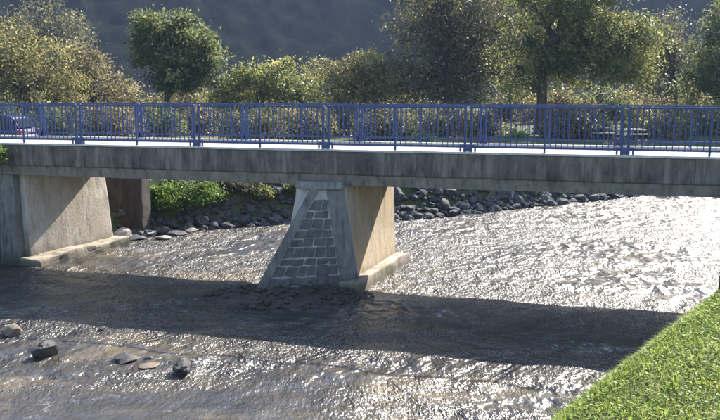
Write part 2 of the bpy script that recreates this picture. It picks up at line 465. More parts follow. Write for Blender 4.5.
# smooth concrete corner strip beside the wall, and the band along the nose
NB = 14
def strip_on_flank(name, f0, f1, t, m):
    V = []
    for i in range(NB + 1):
        h = i / NB
        for (s, tt) in ((f0(h), -0.05), (f1(h), -0.05), (f1(h), t), (f0(h), t)):
            q = noise.noise_vector(Vector((s * 4, h * 9, tt))) * 0.012
            V.append(flank(s, h, tt) + q)
    bm = bmesh.new(); vs = [bm.verts.new(p) for p in V]
    for i in range(NB):
        for j in range(4):
            bm.faces.new([vs[i * 4 + j], vs[(i + 1) * 4 + j], vs[(i + 1) * 4 + (j + 1) % 4], vs[i * 4 + (j + 1) % 4]])
    bm.faces.new(vs[:4]); bm.faces.new(vs[-4:])
    return link(name, bm_mesh(name, bm), m, pier_o)
wid = lambda h: (flank(1, h) - flank(0, h)).length
strip_on_flank('corner_strip', lambda h: -0.02 / wid(h), lambda h: min(0.55, 0.40 / wid(h)), 0.05, M['grey_concrete'])
strip_on_flank('nose_band', lambda h: 1 - 0.17 / wid(h), lambda h: 1.0 + 0.03 / wid(h), 0.07, M['ridge'])
# squared rubble in courses between them
NC = 10
hs = [0.10 + (r + (random.uniform(-0.22, 0.22) if 0 < r < NC else 0)) * 0.80 / NC for r in range(NC + 1)]
for r in range(NC):
    h0, h1 = hs[r], hs[r + 1]
    hm = (h0 + h1) / 2; w = wid(hm)
    s0, s1 = min(0.55, 0.40 / w) + 0.03 / w, 1 - 0.20 / w
    if (s1 - s0) * w < 0.12: continue
    n = max(1, round((s1 - s0) * w / 0.26))
    cuts = [s0 + (s1 - s0) * (k + (random.uniform(-0.34, 0.34) if 0 < k < n else 0)) / n for k in range(n + 1)]
    g = 0.016 / w; gh = 0.0065
    for k in range(n):
        a, bq = cuts[k] + g, cuts[k + 1] - g
        j = lambda: random.uniform(-0.006, 0.006)
        slab_on_flank('stone', [(a, h0 + gh + j()), (bq, h0 + gh + j()), (bq, h1 - gh + j()), (a, h1 - gh + j())], -0.05, random.uniform(0.02, 0.055), M['stone'], 0.012, 0.016)
cap = rough_hexa('cap', [(-1.32, -0.02, 2.44), (-0.02, -0.10, 2.44), (-0.02, 0.06, 2.44), (-1.32, 0.06, 2.44),
                         (-0.92, -0.50, 2.62), (-0.04, -0.30, 2.62), (-0.04, 0.03, 2.62), (-0.92, 0.03, 2.62)], 3, 0.012, 3.0, 0.02)
cap2 = hexa_mesh('cap', [(-0.98, -0.50, 2.47), (-0.02, -0.22, 2.47), (0.0, -0.004, 2.47), (-1.3, -0.004, 2.47),
                        (-0.95, -0.46, 2.64), (-0.05, -0.18, 2.64), (-0.03, -0.006, 2.64), (-1.25, -0.006, 2.64)], 0.02, 2)
link('cap', cap2, M['ridge'], pier_o)

# left abutment
A0 = (-9.36, 0.42); A1 = (-8.68, 3.2)         # wall face near / far (top)
ab = rough_hexa('abutment', [(-13.0, A0[1], -0.8), (A0[0] + 0.05, A0[1], -0.8), (A1[0] + 0.35, A1[1], -0.8), (-13.0, A1[1], -0.8),
                            (-13.0, A0[1], 2.525), (A0[0], A0[1], 2.525), (A1[0], A1[1], 2.525), (-13.0, A1[1], 2.525)], 6, 0.02, 1.1, 0.03)
ab_o = link('abutment', ab, M['abutment'], bridge)
link('footing', rough_hexa('footing', [(-12.9, A0[1] - 0.30, -0.8), (A0[0] + 0.62, A0[1] - 0.30, -0.8), (A1[0] + 0.78, A1[1] + 0.15, -0.8), (-12.9, A1[1] + 0.15, -0.8),
                           (-12.9, A0[1] - 0.25, 0.16), (A0[0] + 0.50, A0[1] - 0.25, 0.2), (A1[0] + 0.66, A1[1] + 0.1, 0.30), (-12.9, A1[1] + 0.1, 0.22)], 9, 0.10, 2.4, 0.05), M['abutment'], ab_o)
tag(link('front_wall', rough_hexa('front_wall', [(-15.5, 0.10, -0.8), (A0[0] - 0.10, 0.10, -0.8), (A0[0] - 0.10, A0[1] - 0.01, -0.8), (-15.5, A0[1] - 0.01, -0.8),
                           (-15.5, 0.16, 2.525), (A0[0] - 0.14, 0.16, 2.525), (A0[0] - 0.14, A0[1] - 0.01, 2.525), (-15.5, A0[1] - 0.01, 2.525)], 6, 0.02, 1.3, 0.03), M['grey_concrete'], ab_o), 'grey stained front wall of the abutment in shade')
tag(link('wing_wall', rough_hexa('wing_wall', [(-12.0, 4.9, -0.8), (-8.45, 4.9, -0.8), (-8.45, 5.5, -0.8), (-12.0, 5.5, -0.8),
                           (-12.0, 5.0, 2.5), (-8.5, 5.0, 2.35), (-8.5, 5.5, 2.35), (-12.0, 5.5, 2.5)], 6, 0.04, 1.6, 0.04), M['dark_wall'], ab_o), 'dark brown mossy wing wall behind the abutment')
# right abutment, beyond the frame
link('abutment', rough_hexa('abutment', [(9.9, 0.3, -0.8), (13.5, 0.3, -0.8), (13.5, BW, -0.8), (9.9, BW, -0.8), (9.9, 0.3, 2.525), (13.5, 0.3, 2.525), (13.5, BW, 2.525), (9.9, BW, 2.525)], 3, 0.02, 1.1), M['abutment'], bridge)

# ------------------------------------------------------------------ railings
PAN = 3.4; RT_Z = DZ + 1.08
post_me = box_mesh('post', -0.028, 0.028, -0.028, 0.028, DZ + 0.052, RT_Z + 0.01, 0.006)
mid_me = box_mesh('post', -0.022, 0.022, -0.022, 0.022, DZ + 0.052, RT_Z - 0.045, 0.005)
bal_me = box_mesh('baluster', -0.0095, 0.0095, -0.0095, 0.0095, DZ + 0.185, RT_Z - 0.045, 0.003)
trail_me = box_mesh('top_rail', 0.098, PAN - 0.098, -0.02, 0.02, RT_Z - 0.045, RT_Z, 0.008)
brail_me = box_mesh('bottom_rail', 0.098, PAN - 0.098, -0.022, 0.022, DZ + 0.14, DZ + 0.185, 0.006)
bm = bmesh.new()
add_box(bm, -0.19, 0.19, -0.045, -0.032, DZ + 0.16, DZ + 0.215)
add_box(bm, -0.19, -0.145, -0.045, -0.032, DZ + 0.055, DZ + 0.16); add_box(bm, 0.145, 0.19, -0.045, -0.032, DZ + 0.055, DZ + 0.16)
add_box(bm, -0.10, 0.10, -0.05, -0.032, DZ + 0.055, DZ + 0.155)
brk_me = bm_mesh('base_bracket', bm)
for me in (post_me, mid_me, bal_me, trail_me, brail_me, brk_me): me.materials.append(M['blue'])
def railing(v, label, flip):
    root = empty('railing', (O[0], O[1], 0), -ANG)
    tag(root, label, 'railing', 'blue bridge railings')
    n0, n1 = -4, 3
    for k in range(n0, n1 + 1):
        u = -0.5 + PAN * k
        for du in (-0.07, 0.07):
            link('post', post_me, None, root, (u + du, v, 0))
        b_ = link('base_bracket', brk_me, None, root, (u, v, 0), (0, 0, math.pi if flip else 0))
        if k == n1: break
        link('top_rail', trail_me, None, root, (u, v, 0)); link('bottom_rail', brail_me, None, root, (u, v, 0))
        link('post', mid_me, None, root, (u + PAN / 2, v, 0))
        nb = 12
        for hlf in (0, 1):
            a = u + 0.098 if hlf == 0 else u + PAN / 2; e = u + PAN / 2 if hlf == 0 else u + PAN - 0.098
            for q in range(1, nb + 1):
                link('baluster', bal_me, None, root, (a + (e - a) * q / (nb + 1), v, 0))
    return root
railing(0.07, 'blue metal baluster railing on the bridge edge above the stone faced cutwater', False)
railing(BW - 0.07, 'blue metal baluster railing on the far bridge edge towards the trees', True)

# ------------------------------------------------------------------ rocks
def rock_mesh(name, seed, sub=2, flat=0.7, amp=0.5):
    bm = bmesh.new(); bmesh.ops.create_icosphere(bm, subdivisions=sub, radius=1)
    for v in bm.verts:
        d = Vector(v.co)
        n = noise.noise(d * 1.1 + Vector((seed * 3.1, seed, 0))) * amp + noise.noise(d * 2.6 + Vector((seed, 0, 5))) * amp * 0.45
        f = 1 + n
        # facets: clip against a few random planes
        v.co = d * f
    rr_ = random.Random(seed)
    for _ in range(10):
        a = Vector((rr_.uniform(-1, 1), rr_.uniform(-1, 1), rr_.uniform(-1, 1))).normalized(); lim = rr_.uniform(0.5, 0.85)
        for v in bm.verts:
            t = v.co.dot(a)
            if t > lim: v.co -= a * (t - lim) * 0.85
    for v in bm.verts: v.co.z *= flat
    me = bm_mesh(name, bm)
    return me
ROCKS = [rock_mesh('rock', i + 1, 3 if i < 4 else 2) for i in range(10)]
def rock(px, py, wpx, label, mi, m, zs=0.75, sink=0.45, rz=0.0, name='rock', z=0.0, group=None, cat='rock', ar=0.8):
    p = on_z(px, py, z); r = wpx / 2 * p.y / F_PX * 1.14
    me = ROCKS[mi].copy(); me.materials.clear(); me.materials.append(m)
    o = link(name, me, None, None, (p.x, p.y + r * 0.4, z + r * zs * (1 - sink) * 0.7 - r * zs * 0.14), (0, 0, rz), (r, r * ar, r * zs))
    tag(o, label, cat, group); return o
rock(9, 336, 26, 'pale brown rock standing in the river farther from the pier than every other', 0, M['tan_rock'], 0.8, 0.3, 0.4)
rock(43, 357, 26, 'dark rounded rock standing in shallow water beside the pale brown rock', 1, M['wet_rock'], 0.95, 0.2, 1.2)
rock(126, 363, 26, 'low flat dark rock breaking the surface of the river', 2, M['wet_rock'], 0.5, 0.3, 0.2)
rock(148, 360, 12, 'small dark stone between the flat rock and the angular rock in the river', 5, M['wet_rock'], 0.6, 0.3, 0.9)
rock(147, 368, 24, 'tan flat stone just awash beside the angular dark rock', 6, M['tan_rock'], 0.16, 0.3, 0.5)
rock(181, 374, 28, 'dark angular rock with a flat top in the river', 3, M['wet_rock'], 0.85, 0.15, 2.2)
rock(101, 330, 9, 'tiny stone poking out of the river behind the dark rounded rock', 7, M['wet_rock'], 0.6, 0.2, 0.7)
# boulders at the foot of the abutment
rock(160, 226, 36, 'large pale grey boulder below the leafy bank beside the dark wing wall', 1, M['pale_rock'], 1.15, 0.0, 0.3, 'boulder', cat='boulder')
rock(120, 240, 24, 'rounded tan boulder at the far corner of the abutment footing', 0, M['pale_rock'], 0.8, 0.1, 0.8, 'boulder', cat='boulder')
for i, (px, py, w_) in enumerate([(136, 240, 20), (148, 236, 24), (163, 239, 17), (176, 236, 24), (190, 232, 18), (140, 233, 14), (128, 234, 16)]):
    rock(px, py, w_, ('low pale flat stone' if i % 3 else 'low dark grey flat stone') + ' at the waterline between the abutment footing and the riprap', (i + 2) % 10, M['pale_rock'] if i % 3 else M['riprap'], 0.35, 0.3, i * 1.1, group='stones at the abutment waterline')

# riprap along the outer bend, each stone a piece of the bank
rip = empty('riprap_bank', (0, 0, 0))
tag(rip, 'embankment of dark rough stones along the outer bend behind the pier', 'embankment')
seg = []
for (ax, ay), (bx, by) in zip(WLINE[6:-3], WLINE[7:-2]):
    Ln = math.hypot(bx - ax, by - ay)
    seg.append((ax, ay, bx, by, Ln))
tot = sum(s[4] for s in seg)
rows = 6; cnt = 0
RIP = []
for i in range(8):
    me = rock_mesh('stone', 40 + i, 2, 0.85, 0.6); me.materials.append(M['riprap']); RIP.append(me)
def along(t):
    for ax, ay, bx, by, Ln in seg:
        if t <= Ln:
            dx, dy = (bx - ax) / Ln, (by - ay) / Ln
            return ax + dx * t, ay + dy * t, -dy, dx
        t -= Ln
    return None
for r_ in range(rows):
    t = random.uniform(0, 0.3) + 0.6
    while t < 23.5 and cnt < 296:
        sz = 0.13 + 0.24 * random.random() ** 1.6
        q = along(t)
        if q is None: break
        x, y, nx, ny = q
        off = 0.02 + r_ * 0.25 + random.uniform(-0.09, 0.09)
        px, py = x + nx * off, y + ny * off
        z = gz(px, py)
        link('stone', random.choice(RIP), None, rip, (px, py, max(z, 0.0) + 0.04 + random.uniform(-0.03, 0.10)), (random.uniform(-0.4, 0.4), random.uniform(-0.4, 0.4), random.uniform(0, 6.28)), (sz, sz * random.uniform(0.75, 1.1), sz * random.uniform(0.7, 1.0)))
        t += sz * 2.1; cnt += 1

# small filling stones between them, too many and too small to tell apart
def scatter_stones(spots):
    V, Fq = [], []
    for k, (x0, y0, z0, s) in enumerate(spots):
        tm = RIP[k % 8]; o_ = len(V); a = random.uniform(0, 6.28); ca, sa = math.cos(a), math.sin(a)
        for vv in tm.vertices:
            x, y, z = vv.co; V.append((x0 + (x * ca - y * sa) * s, y0 + (x * sa + y * ca) * s, z0 + z * s * 0.75))
        for p_ in tm.polygons: Fq.append([i + o_ for i in p_.vertices])
    return V, Fq
spots = []
for k in range(1700):
    q = along(random.uniform(0.2, 27)); off = random.uniform(-0.2, 1.5)
    x, y = q[0] + q[2] * off, q[1] + q[3] * off
    spots.append((x, y, max(gz(x, y), -0.05) + 0.05, random.uniform(0.05, 0.15)))
rs = link('filling_stones', np_mesh('filling_stones', *scatter_stones(spots)), M['riprap'], rip); rs['kind'] = 'stuff'

# gravel and twig bar at the nose of the pier
c0 = Vector((O[0], O[1], 0)) + Matrix.Rotation(-ANG, 3, 'Z') @ Vector((-1.15, -1.0, 0))
bv = []; n_ = 46
for i in range(n_):
    for j in range(n_):
        a, bq = (i / (n_ - 1) - 0.5) * 2, (j / (n_ - 1) - 0.5) * 2
        rad = math.hypot(a, bq); nn = noise.noise(Vector((a * 3, bq * 3, 2)))
        hgt = 0.30 * max(0, 1 - rad * rad) - 0.10 + nn * 0.08 + noise.noise(Vector((a * 11, bq * 11, 4))) * 0.04
        bv.append((c0.x + a * 2.3, c0.y + bq * 1.3, hgt))
M['bar'] = concrete('wet_gravel', (0.075, 0.055, 0.04), (0.028, 0.021, 0.017), None, 0, 9.0, 0.7)
bar = link('gravel_bar', np_mesh('gravel_bar', bv, grid_faces(n_, n_), False), M['bar'])
tag(bar, 'dark brown gravel bar gathered against the foot of the stone cutwater', 'gravel bar')
pv, pf, pt = [], [], []
for k in range(240):
    a, rad = random.uniform(0, 6.28), math.sqrt(random.random()) * 0.95
    px, py = c0.x + math.cos(a) * rad * 2.2, c0.y + math.sin(a) * rad * 1.25
    hz = 0.30 * max(0, 1 - rad * rad) - 0.06
    s = random.uniform(0.03, 0.085)
    tmpl = RIP[k % 8]
    o_ = len(pv); rz = random.uniform(0, 6.28); cz, sz_ = math.cos(rz), math.sin(rz)
    for vv in tmpl.vertices:
        x, y, z = vv.co
        pv.append((px + (x * cz - y * sz_) * s, py + (x * sz_ + y * cz) * s, hz + z * s * 0.7))
    for p_ in tmpl.polygons: pf.append([i + o_ for i in p_.vertices])
pb = link('pebbles', np_mesh('pebbles', pv, pf), M['bar'], bar)
pb['kind'] = 'stuff'

# ------------------------------------------------------------------ vegetation
def leaves_np(centres, size, jitter=0.5, aspect=0.5, droop=0.0):
    n = len(centres)
    a = rng.normal(size=(n, 3)); a[:, 2] -= droop; a /= np.linalg.norm(a, axis=1)[:, None]
    t = rng.normal(size=(n, 3)); bb = np.cross(a, t); bb /= np.linalg.norm(bb, axis=1)[:, None]
    l = size * (1 + jitter * (rng.random(n) * 2 - 1))
    a = a * l[:, None] * 0.5; bb = bb * (l * aspect)[:, None] * 0.5
    V = np.stack([centres - a, centres + bb - a * 0.1, centres + a, centres - bb - a * 0.1], 1).reshape(-1, 3)
    F4 = np.arange(4 * n).reshape(-1, 4)
    return V, F4
def crown_points(blobs, nclump, per, spread, hollow=0.55):
    """clump centres spread through ellipsoids, leaves gathered round each"""
    vol = np.array([b_[3] * b_[4] * b_[5] for b_ in blobs]) ** 0.75; vol /= vol.sum()
    pick = rng.choice(len(blobs), nclump, p=vol)
    cs = []
    for k in pick:
        x, y, z, rx, ry, rz = blobs[k]
        d = rng.normal(size=3); d /= np.linalg.norm(d)
        r = hollow + (1 - hollow) * rng.random() ** 0.6 if rng.random() < 0.8 else rng.random()
        cs.append((x + d[0] * rx * r, y + d[1] * ry * r, z + d[2] * rz * r))
    cs = np.array(cs)
    cr = spread * (0.55 + 0.9 * rng.random(nclump))
    idx = np.repeat(np.arange(nclump), per)
    off = rng.normal(size=(len(idx), 3)) * cr[idx][:, None] * np.array([1, 1, 0.7])
    tint = np.clip(0.5 + 0.22 * rng.normal(size=nclump)[idx] + 0.16 * rng.normal(size=len(idx)), 0, 1)
    return cs, cs[idx] + off, tint
def limb(a, b, r0, r1, n=6, wob=0.12):
    a, b = Vector(a), Vector(b); L_ = (b - a).length
    path, rad = [], []
    ph = random.uniform(0, 50)
    for i in range(n + 1):
        t = i / n
        p = a.lerp(b, t) + noise.noise_vector(Vector((t * 2.2 + ph, ph, 0))) * wob * L_ * math.sin(math.pi * min(1, t * 0.9 + 0.05))
        p.z += 0.08 * L_ * math.sin(math.pi * t)
        path.append(p); rad.append(r0 + (r1 - r0) * t)
    return tube(path, rad, 6)
def tree(name, label, cat, px, depth, top_py, blobs_px, mat, leaf, nclump, per, spread, trunk_r, base_off=0.0, group=None, nlimb=14, hollow=0.5, fork=None):
    """blobs_px: (px, py, rx_px, ry_px) of crown lobes at this depth"""
    bx = (px - 360) / F_PX * depth * 1.015
    z0 = gz(bx, depth)
    root = empty(name, (bx, depth, z0 - 0.05))
    tag(root, label, cat, group)
    bl_ = []
    for (cx, cy, rx, ry) in blobs_px:
        d_ = random.uniform(-0.4, 0.4) * rx / F_PX * depth
        p = at_depth(cx, cy, depth + d_)
        rxm, rzm = rx / F_PX * depth, ry / F_PX * depth
        bl_.append((p.x - bx, p.y - depth, p.z - z0, rxm, (rxm + rzm) * 0.5, rzm))
    leaf *= 0.74; per = int(per * 1.5); spread *= 0.85
    cs, pts, tint = crown_points(bl_, nclump, per, spread, hollow)
    V, F4 = leaves_np(pts, leaf)
    V[:, 2] = np.maximum(V[:, 2], 0.03)
    crown = link('crown' if cat == 'tree' else 'foliage', np_mesh('crown', V, F4, False, tint), mat, root)
    # trunk with limbs reaching to the clumps
    zc = min(b_[2] for b_ in bl_); ztop = max(b_[2] for b_ in bl_)
    T = []
    if cat == 'tree':
        fz = fork if fork else max(1.0, zc * 0.75)
        cen = np.array([b_[:3] for b_ in bl_]).mean(0)
        lead = [Vector((0, 0, 0)), Vector((0.05, 0, fz * 0.5)), Vector((0.0, 0.03, fz)), Vector((cen[0] * 0.5, cen[1] * 0.5, fz + (ztop - fz) * 0.55)), Vector((cen[0] * 0.8, cen[1], ztop))]
        T.append(tube(lead, [trunk_r * 1.35, trunk_r, trunk_r * 0.85, trunk_r * 0.5, trunk_r * 0.15], 9))
        for k in range(nlimb):
            tgt = Vector(cs[rng.integers(len(cs))]); st = lead[2].lerp(lead[3], random.random() * 0.9)
            T.append(limb(st, tgt, trunk_r * 0.42, trunk_r * 0.06))
        for k in range(nlimb * 2):
            tgt = Vector(cs[rng.integers(len(cs))]); st = lead[3].lerp(lead[4], random.random())
            T.append(limb(st, tgt, trunk_r * 0.16, trunk_r * 0.04))
        nm = 'trunk'
    else:
        for k in range(nlimb):
            tgt = Vector(cs[rng.integers(len(cs))])
            T.append(limb((tgt.x * 0.35, tgt.y * 0.35, 0), tgt, trunk_r, trunk_r * 0.3, 4))
        nm = 'stem'
    V, F4 = join_tubes(T)
    link(nm, np_mesh(nm, V, F4, True), M['bark'], root)
    return root
LM = {}
LM['green'] = leaf_mat('leaf_green', [(0.0, (0.03, 0.045, 0.02)), (0.45, (0.075, 0.10, 0.038)), (0.85, (0.15, 0.17, 0.06)), (1.0, (0.26, 0.27, 0.13))])
LM['olive'] = leaf_mat('leaf_olive', [(0.0, (0.06, 0.058, 0.028)), (0.5, (0.15, 0.14, 0.058)), (0.85, (0.23, 0.205, 0.085)), (1.0, (0.34, 0.31, 0.17))])
LM['rust'] = leaf_mat('leaf_rust', [(0.0, (0.06, 0.052, 0.034)), (0.5, (0.145, 0.125, 0.075)), (0.85, (0.22, 0.185, 0.115)), (1.0, (0.34, 0.30, 0.20))])
LM['yellow'] = leaf_mat('leaf_yellow', [(0.0, (0.06, 0.075, 0.03)), (0.5, (0.15, 0.165, 0.055)), (0.85, (0.25, 0.25, 0.085)), (1.0, (0.38, 0.36, 0.17))])
LM['dark'] = leaf_mat('leaf_dark', [(0.0, (0.04, 0.04, 0.03)), (0.55, (0.095, 0.093, 0.058)), (0.88, (0.16, 0.15, 0.08)), (1.0, (0.28, 0.26, 0.17))], 0.45)
LM['dome'] = leaf_mat('leaf_dome', [(0.0, (0.035, 0.05, 0.02)), (0.45, (0.095, 0.115, 0.038)), (0.85, (0.20, 0.20, 0.06)), (1.0, (0.32, 0.30, 0.13))])
LM['fresh'] = leaf_mat('leaf_fresh', [(0.0, (0.04, 0.07, 0.015)), (0.5, (0.10, 0.17, 0.025)), (1.0, (0.22, 0.30, 0.06))], 0.5)
LM['flower'] = leaf_mat('leaf_flowering', [(0.0, (0.04, 0.05, 0.022)), (0.58, (0.10, 0.105, 0.045)), (0.78, (0.22, 0.16, 0.07)), (1.0, (0.42, 0.33, 0.20))], 0.4)

TB = 'trees behind the bridge'
tree('autumn_tree', 'olive brown autumn tree behind the blue parked car', 'tree', 22, 50, 20, [(18, 60, 34, 38), (48, 75, 30, 32), (-14, 65, 36, 40), (70, 92, 22, 22), (20, 105, 60, 20)], LM['olive'], 0.26, 170, 85, 0.5, 0.16, group=TB)
tree('autumn_tree', 'rusty thin leaved tree between the olive brown tree and the round green tree', 'tree', 98, 54, 40, [(85, 68, 22, 26), (104, 84, 28, 22), (125, 92, 22, 18), (70, 80, 20, 20), (100, 110, 40, 14)], LM['rust'], 0.24, 110, 70, 0.5, 0.11, group=TB)
tree('round_tree', 'dense green tree with a round two lobed crown and dark trunk', 'tree', 172, 46, 8, [(147, 26, 15, 16), (157, 44, 20, 18), (179, 24, 15, 15), (190, 42, 18, 18), (208, 58, 14, 16), (176, 68, 24, 20), (143, 54, 13, 12), (205, 76, 12, 12), (180, 88, 13, 9)], LM['green'], 0.25, 190, 95, 0.36, 0.22, group=TB, hollow=0.45)
tree('yellow_shrub', 'bright yellow green shrub growing beside the round green tree', 'shrub', 262, 48, 57, [(248, 84, 24, 22), (278, 78, 28, 20), (300, 88, 22, 22), (228, 95, 18, 14), (265, 108, 46, 20)], LM['yellow'], 0.25, 130, 85, 0.42, 0.05, group='shrubs behind the bridge')
tree('olive_shrub', 'tall olive shrub between the bright yellow shrub and the dark tree', 'shrub', 345, 51, 50, [(330, 82, 24, 22), (362, 74, 26, 24), (384, 84, 20, 26), (345, 108, 50, 22)], LM['olive'], 0.25, 130, 85, 0.42, 0.05, group='shrubs behind the bridge')
tree('dark_tree', 'tall dark brownish tree with thin grey foliage beside the olive shrub', 'tree', 445, 53, -20, [(430, 20, 44, 36), (470, 40, 44, 44), (415, 60, 30, 34), (455, 84, 50, 30), (440, -20, 44, 28), (490, 5, 36, 36), (505, 62, 30, 30), (400, 88, 24, 18)], LM['dark'], 0.25, 330, 85, 0.55, 0.26, group=TB, hollow=0.3, nlimb=26)
tree('domed_tree', 'large yellow green tree with a dark leaning trunk and wide domed crown', 'tree', 537, 44, -20, [(545, 20, 44, 36), (590, 14, 46, 34), (628, 42, 32, 28), (590, 52, 44, 26), (528, 56, 30, 26), (570, -18, 52, 30), (610, 66, 34, 18), (636, 66, 26, 20), (560, 72, 34, 18), (520, 84, 24, 14)], LM['dome'], 0.24, 330, 85, 0.42, 0.30, group=TB, hollow=0.45, nlimb=24, fork=3.4)
tree('dark_tree', 'grey brown half bare tree between the domed tree and the picnic tables', 'tree', 668, 56, 20, [(660, 55, 26, 32), (680, 78, 30, 26), (648, 90, 28, 18), (694, 46, 20, 26), (672, 28, 20, 20)], LM['dark'], 0.22, 130, 60, 0.55, 0.16, group=TB, hollow=0.2, nlimb=30)
tree('green_tree', 'green tree at the right of the half bare tree on the river bank', 'tree', 722, 47, 8, [(722, 45, 34, 38), (708, 80, 26, 26), (745, 30, 34, 40), (735, 85, 34, 24)], LM['green'], 0.25, 170, 80, 0.45, 0.2, group=TB)
tree('dark_tree', 'slender dark tree at the back between the olive shrub and tall dark tree', 'tree', 505, 62, -10, [(505, 30, 34, 44), (500, 75, 34, 30), (520, -10, 34, 30)], LM['dark'], 0.26, 130, 75, 0.6, 0.2, group=TB, hollow=0.3)
tree('green_tree', 'dim hedgerow tree far behind the rusty tree at the hill foot', 'tree', 40, 80, -5, [(40, 20, 34, 24), (20, 45, 44, 26), (66, 40, 24, 22)], LM['dark'], 0.34, 90, 60, 0.8, 0.22, group=TB)
# hedge seen through the railing
hedge = [(8, 'green', 'leafy green hedge bush beside the blue parked car'), (60, 'green', 'green hedge bush below the olive brown tree'), (108, 'rust', 'brownish hedge bush below the rusty tree'), (150, 'green', 'green hedge bush left of the round tree trunk'),
         (206, 'flower', 'orange flowering bush right of the round tree trunk'), (252, 'flower', 'orange flowering bush below the yellow shrub'), (300, 'flower', 'orange flowering bush below the olive shrub'), (345, 'dark', 'dark hedge bush below the tall olive shrub'),
         (392, 'dark', 'dark low bush in front of the tall dark tree'), (440, 'dark', 'dark hedge bush under the tall dark tree'), (480, 'dark', 'dark hedge bush between the two big tree trunks'), (575, 'dark', 'dark bush behind the timber frame'), (655, 'dark', 'grey bush beside the picnic tables'), (700, 'green', 'green bush below the tree past the picnic tables')]
for i, (px, k, lab) in enumerate(hedge):
    dp = 41 + 3 * math.sin(i * 2.1)
    tree('hedge_bush', lab, 'shrub', px, dp, 105, [(px, 122, 26, 17), (px + 16, 128, 20, 14), (px - 15, 128, 20, 14)], LM[k], 0.2, 60, 60, 0.32, 0.025, group='hedge bushes behind the bridge', nlimb=8)
far = [(30, 'olive', 'olive bush in the back row behind the blue parked car'), (95, 'olive', 'olive bush in the back row behind the rusty tree'), (180, 'rust', 'brown bush in the back row behind the round tree trunk'), (240, 'olive', 'olive bush in the back row behind the yellow shrub'), (400, 'green', 'green bush in the back row behind the tall dark tree'),
       (520, 'dark', 'dark bush in the back row behind the domed tree trunk'), (560, 'rust', 'brown bush in the back row behind the timber frame'), (598, 'green', 'green bush in the back row behind the short picnic table'), (636, 'rust', 'pale brown bush in the back row behind the long picnic table'), (690, 'olive', 'olive bush in the back row behind the half bare tree')]
for i, (px, k, lab) in enumerate(far):
    tree('hedge_bush', lab, 'shrub', px, 62 + 4 * math.sin(i * 1.7), 88, [(px, 104, 26, 15), (px + 18, 112, 22, 12), (px - 18, 112, 22, 12)], LM[k], 0.3, 60, 55, 0.5, 0.03, group='bushes in the back row', nlimb=8)
tree('small_bush', 'small bright yellow green bush in front of the domed tree trunk', 'shrub', 515, 37.5, 128, [(515, 136, 10, 8), (522, 140, 8, 7)], LM['fresh'], 0.14, 26, 45, 0.16, 0.02, nlimb=6)
tree('small_bush', 'small bright bush in front of the tall dark tree', 'shrub', 422, 36, 132, [(422, 139, 10, 6), (430, 142, 8, 6)], LM['fresh'], 0.14, 22, 45, 0.16, 0.02, nlimb=6)
# leafy plants on the far bank above the riprap
bank = [(162, 196, 15, 13, 'fresh', 'bright green leafy plant above the pale grey boulder'), (185, 192, 20, 13, 'fresh', 'broad bright green plant in the middle of the leafy bank'), (208, 190, 14, 9, 'fresh', 'bright green plant at the end of the leafy bank nearest the pier'),
        (238, 184, 12, 6, 'dark', 'low dark plant on the stony bank'), (262, 190, 7, 4, 'yellow', 'dry yellow tuft on the stony bank'), (296, 186, 10, 6, 'green', 'dark green plant on the stony bank beside the cutwater')]
for (cx, cy, rx, ry, k, lab) in bank:
    base = None
    for dp in np.arange(26.5, 34, 0.1):
        q = at_depth(cx, cy + ry * 0.5, dp)
        if q.z <= gz(q.x, q.y) + 0.25: base = dp; break
    dp = base or 30
    tree('bank_plant', lab, 'plant', cx, dp, cy - ry, [(cx, cy, rx, ry), (cx - rx * 0.5, cy + 3, rx * 0.7, ry * 0.8), (cx + rx * 0.5, cy + 3, rx * 0.7, ry * 0.8)], LM[k], 0.13, 50, 60, 0.15, 0.012, group='plants on the far bank', nlimb=10)
tree('bank_plant', 'bright leafy plant at the left end of the bridge edge beam', 'plant', -6, 20.6, 138, [(-6, 150, 9, 10), (-14, 158, 10, 10)], LM['fresh'], 0.09, 40, 50, 0.1, 0.01, nlimb=8)

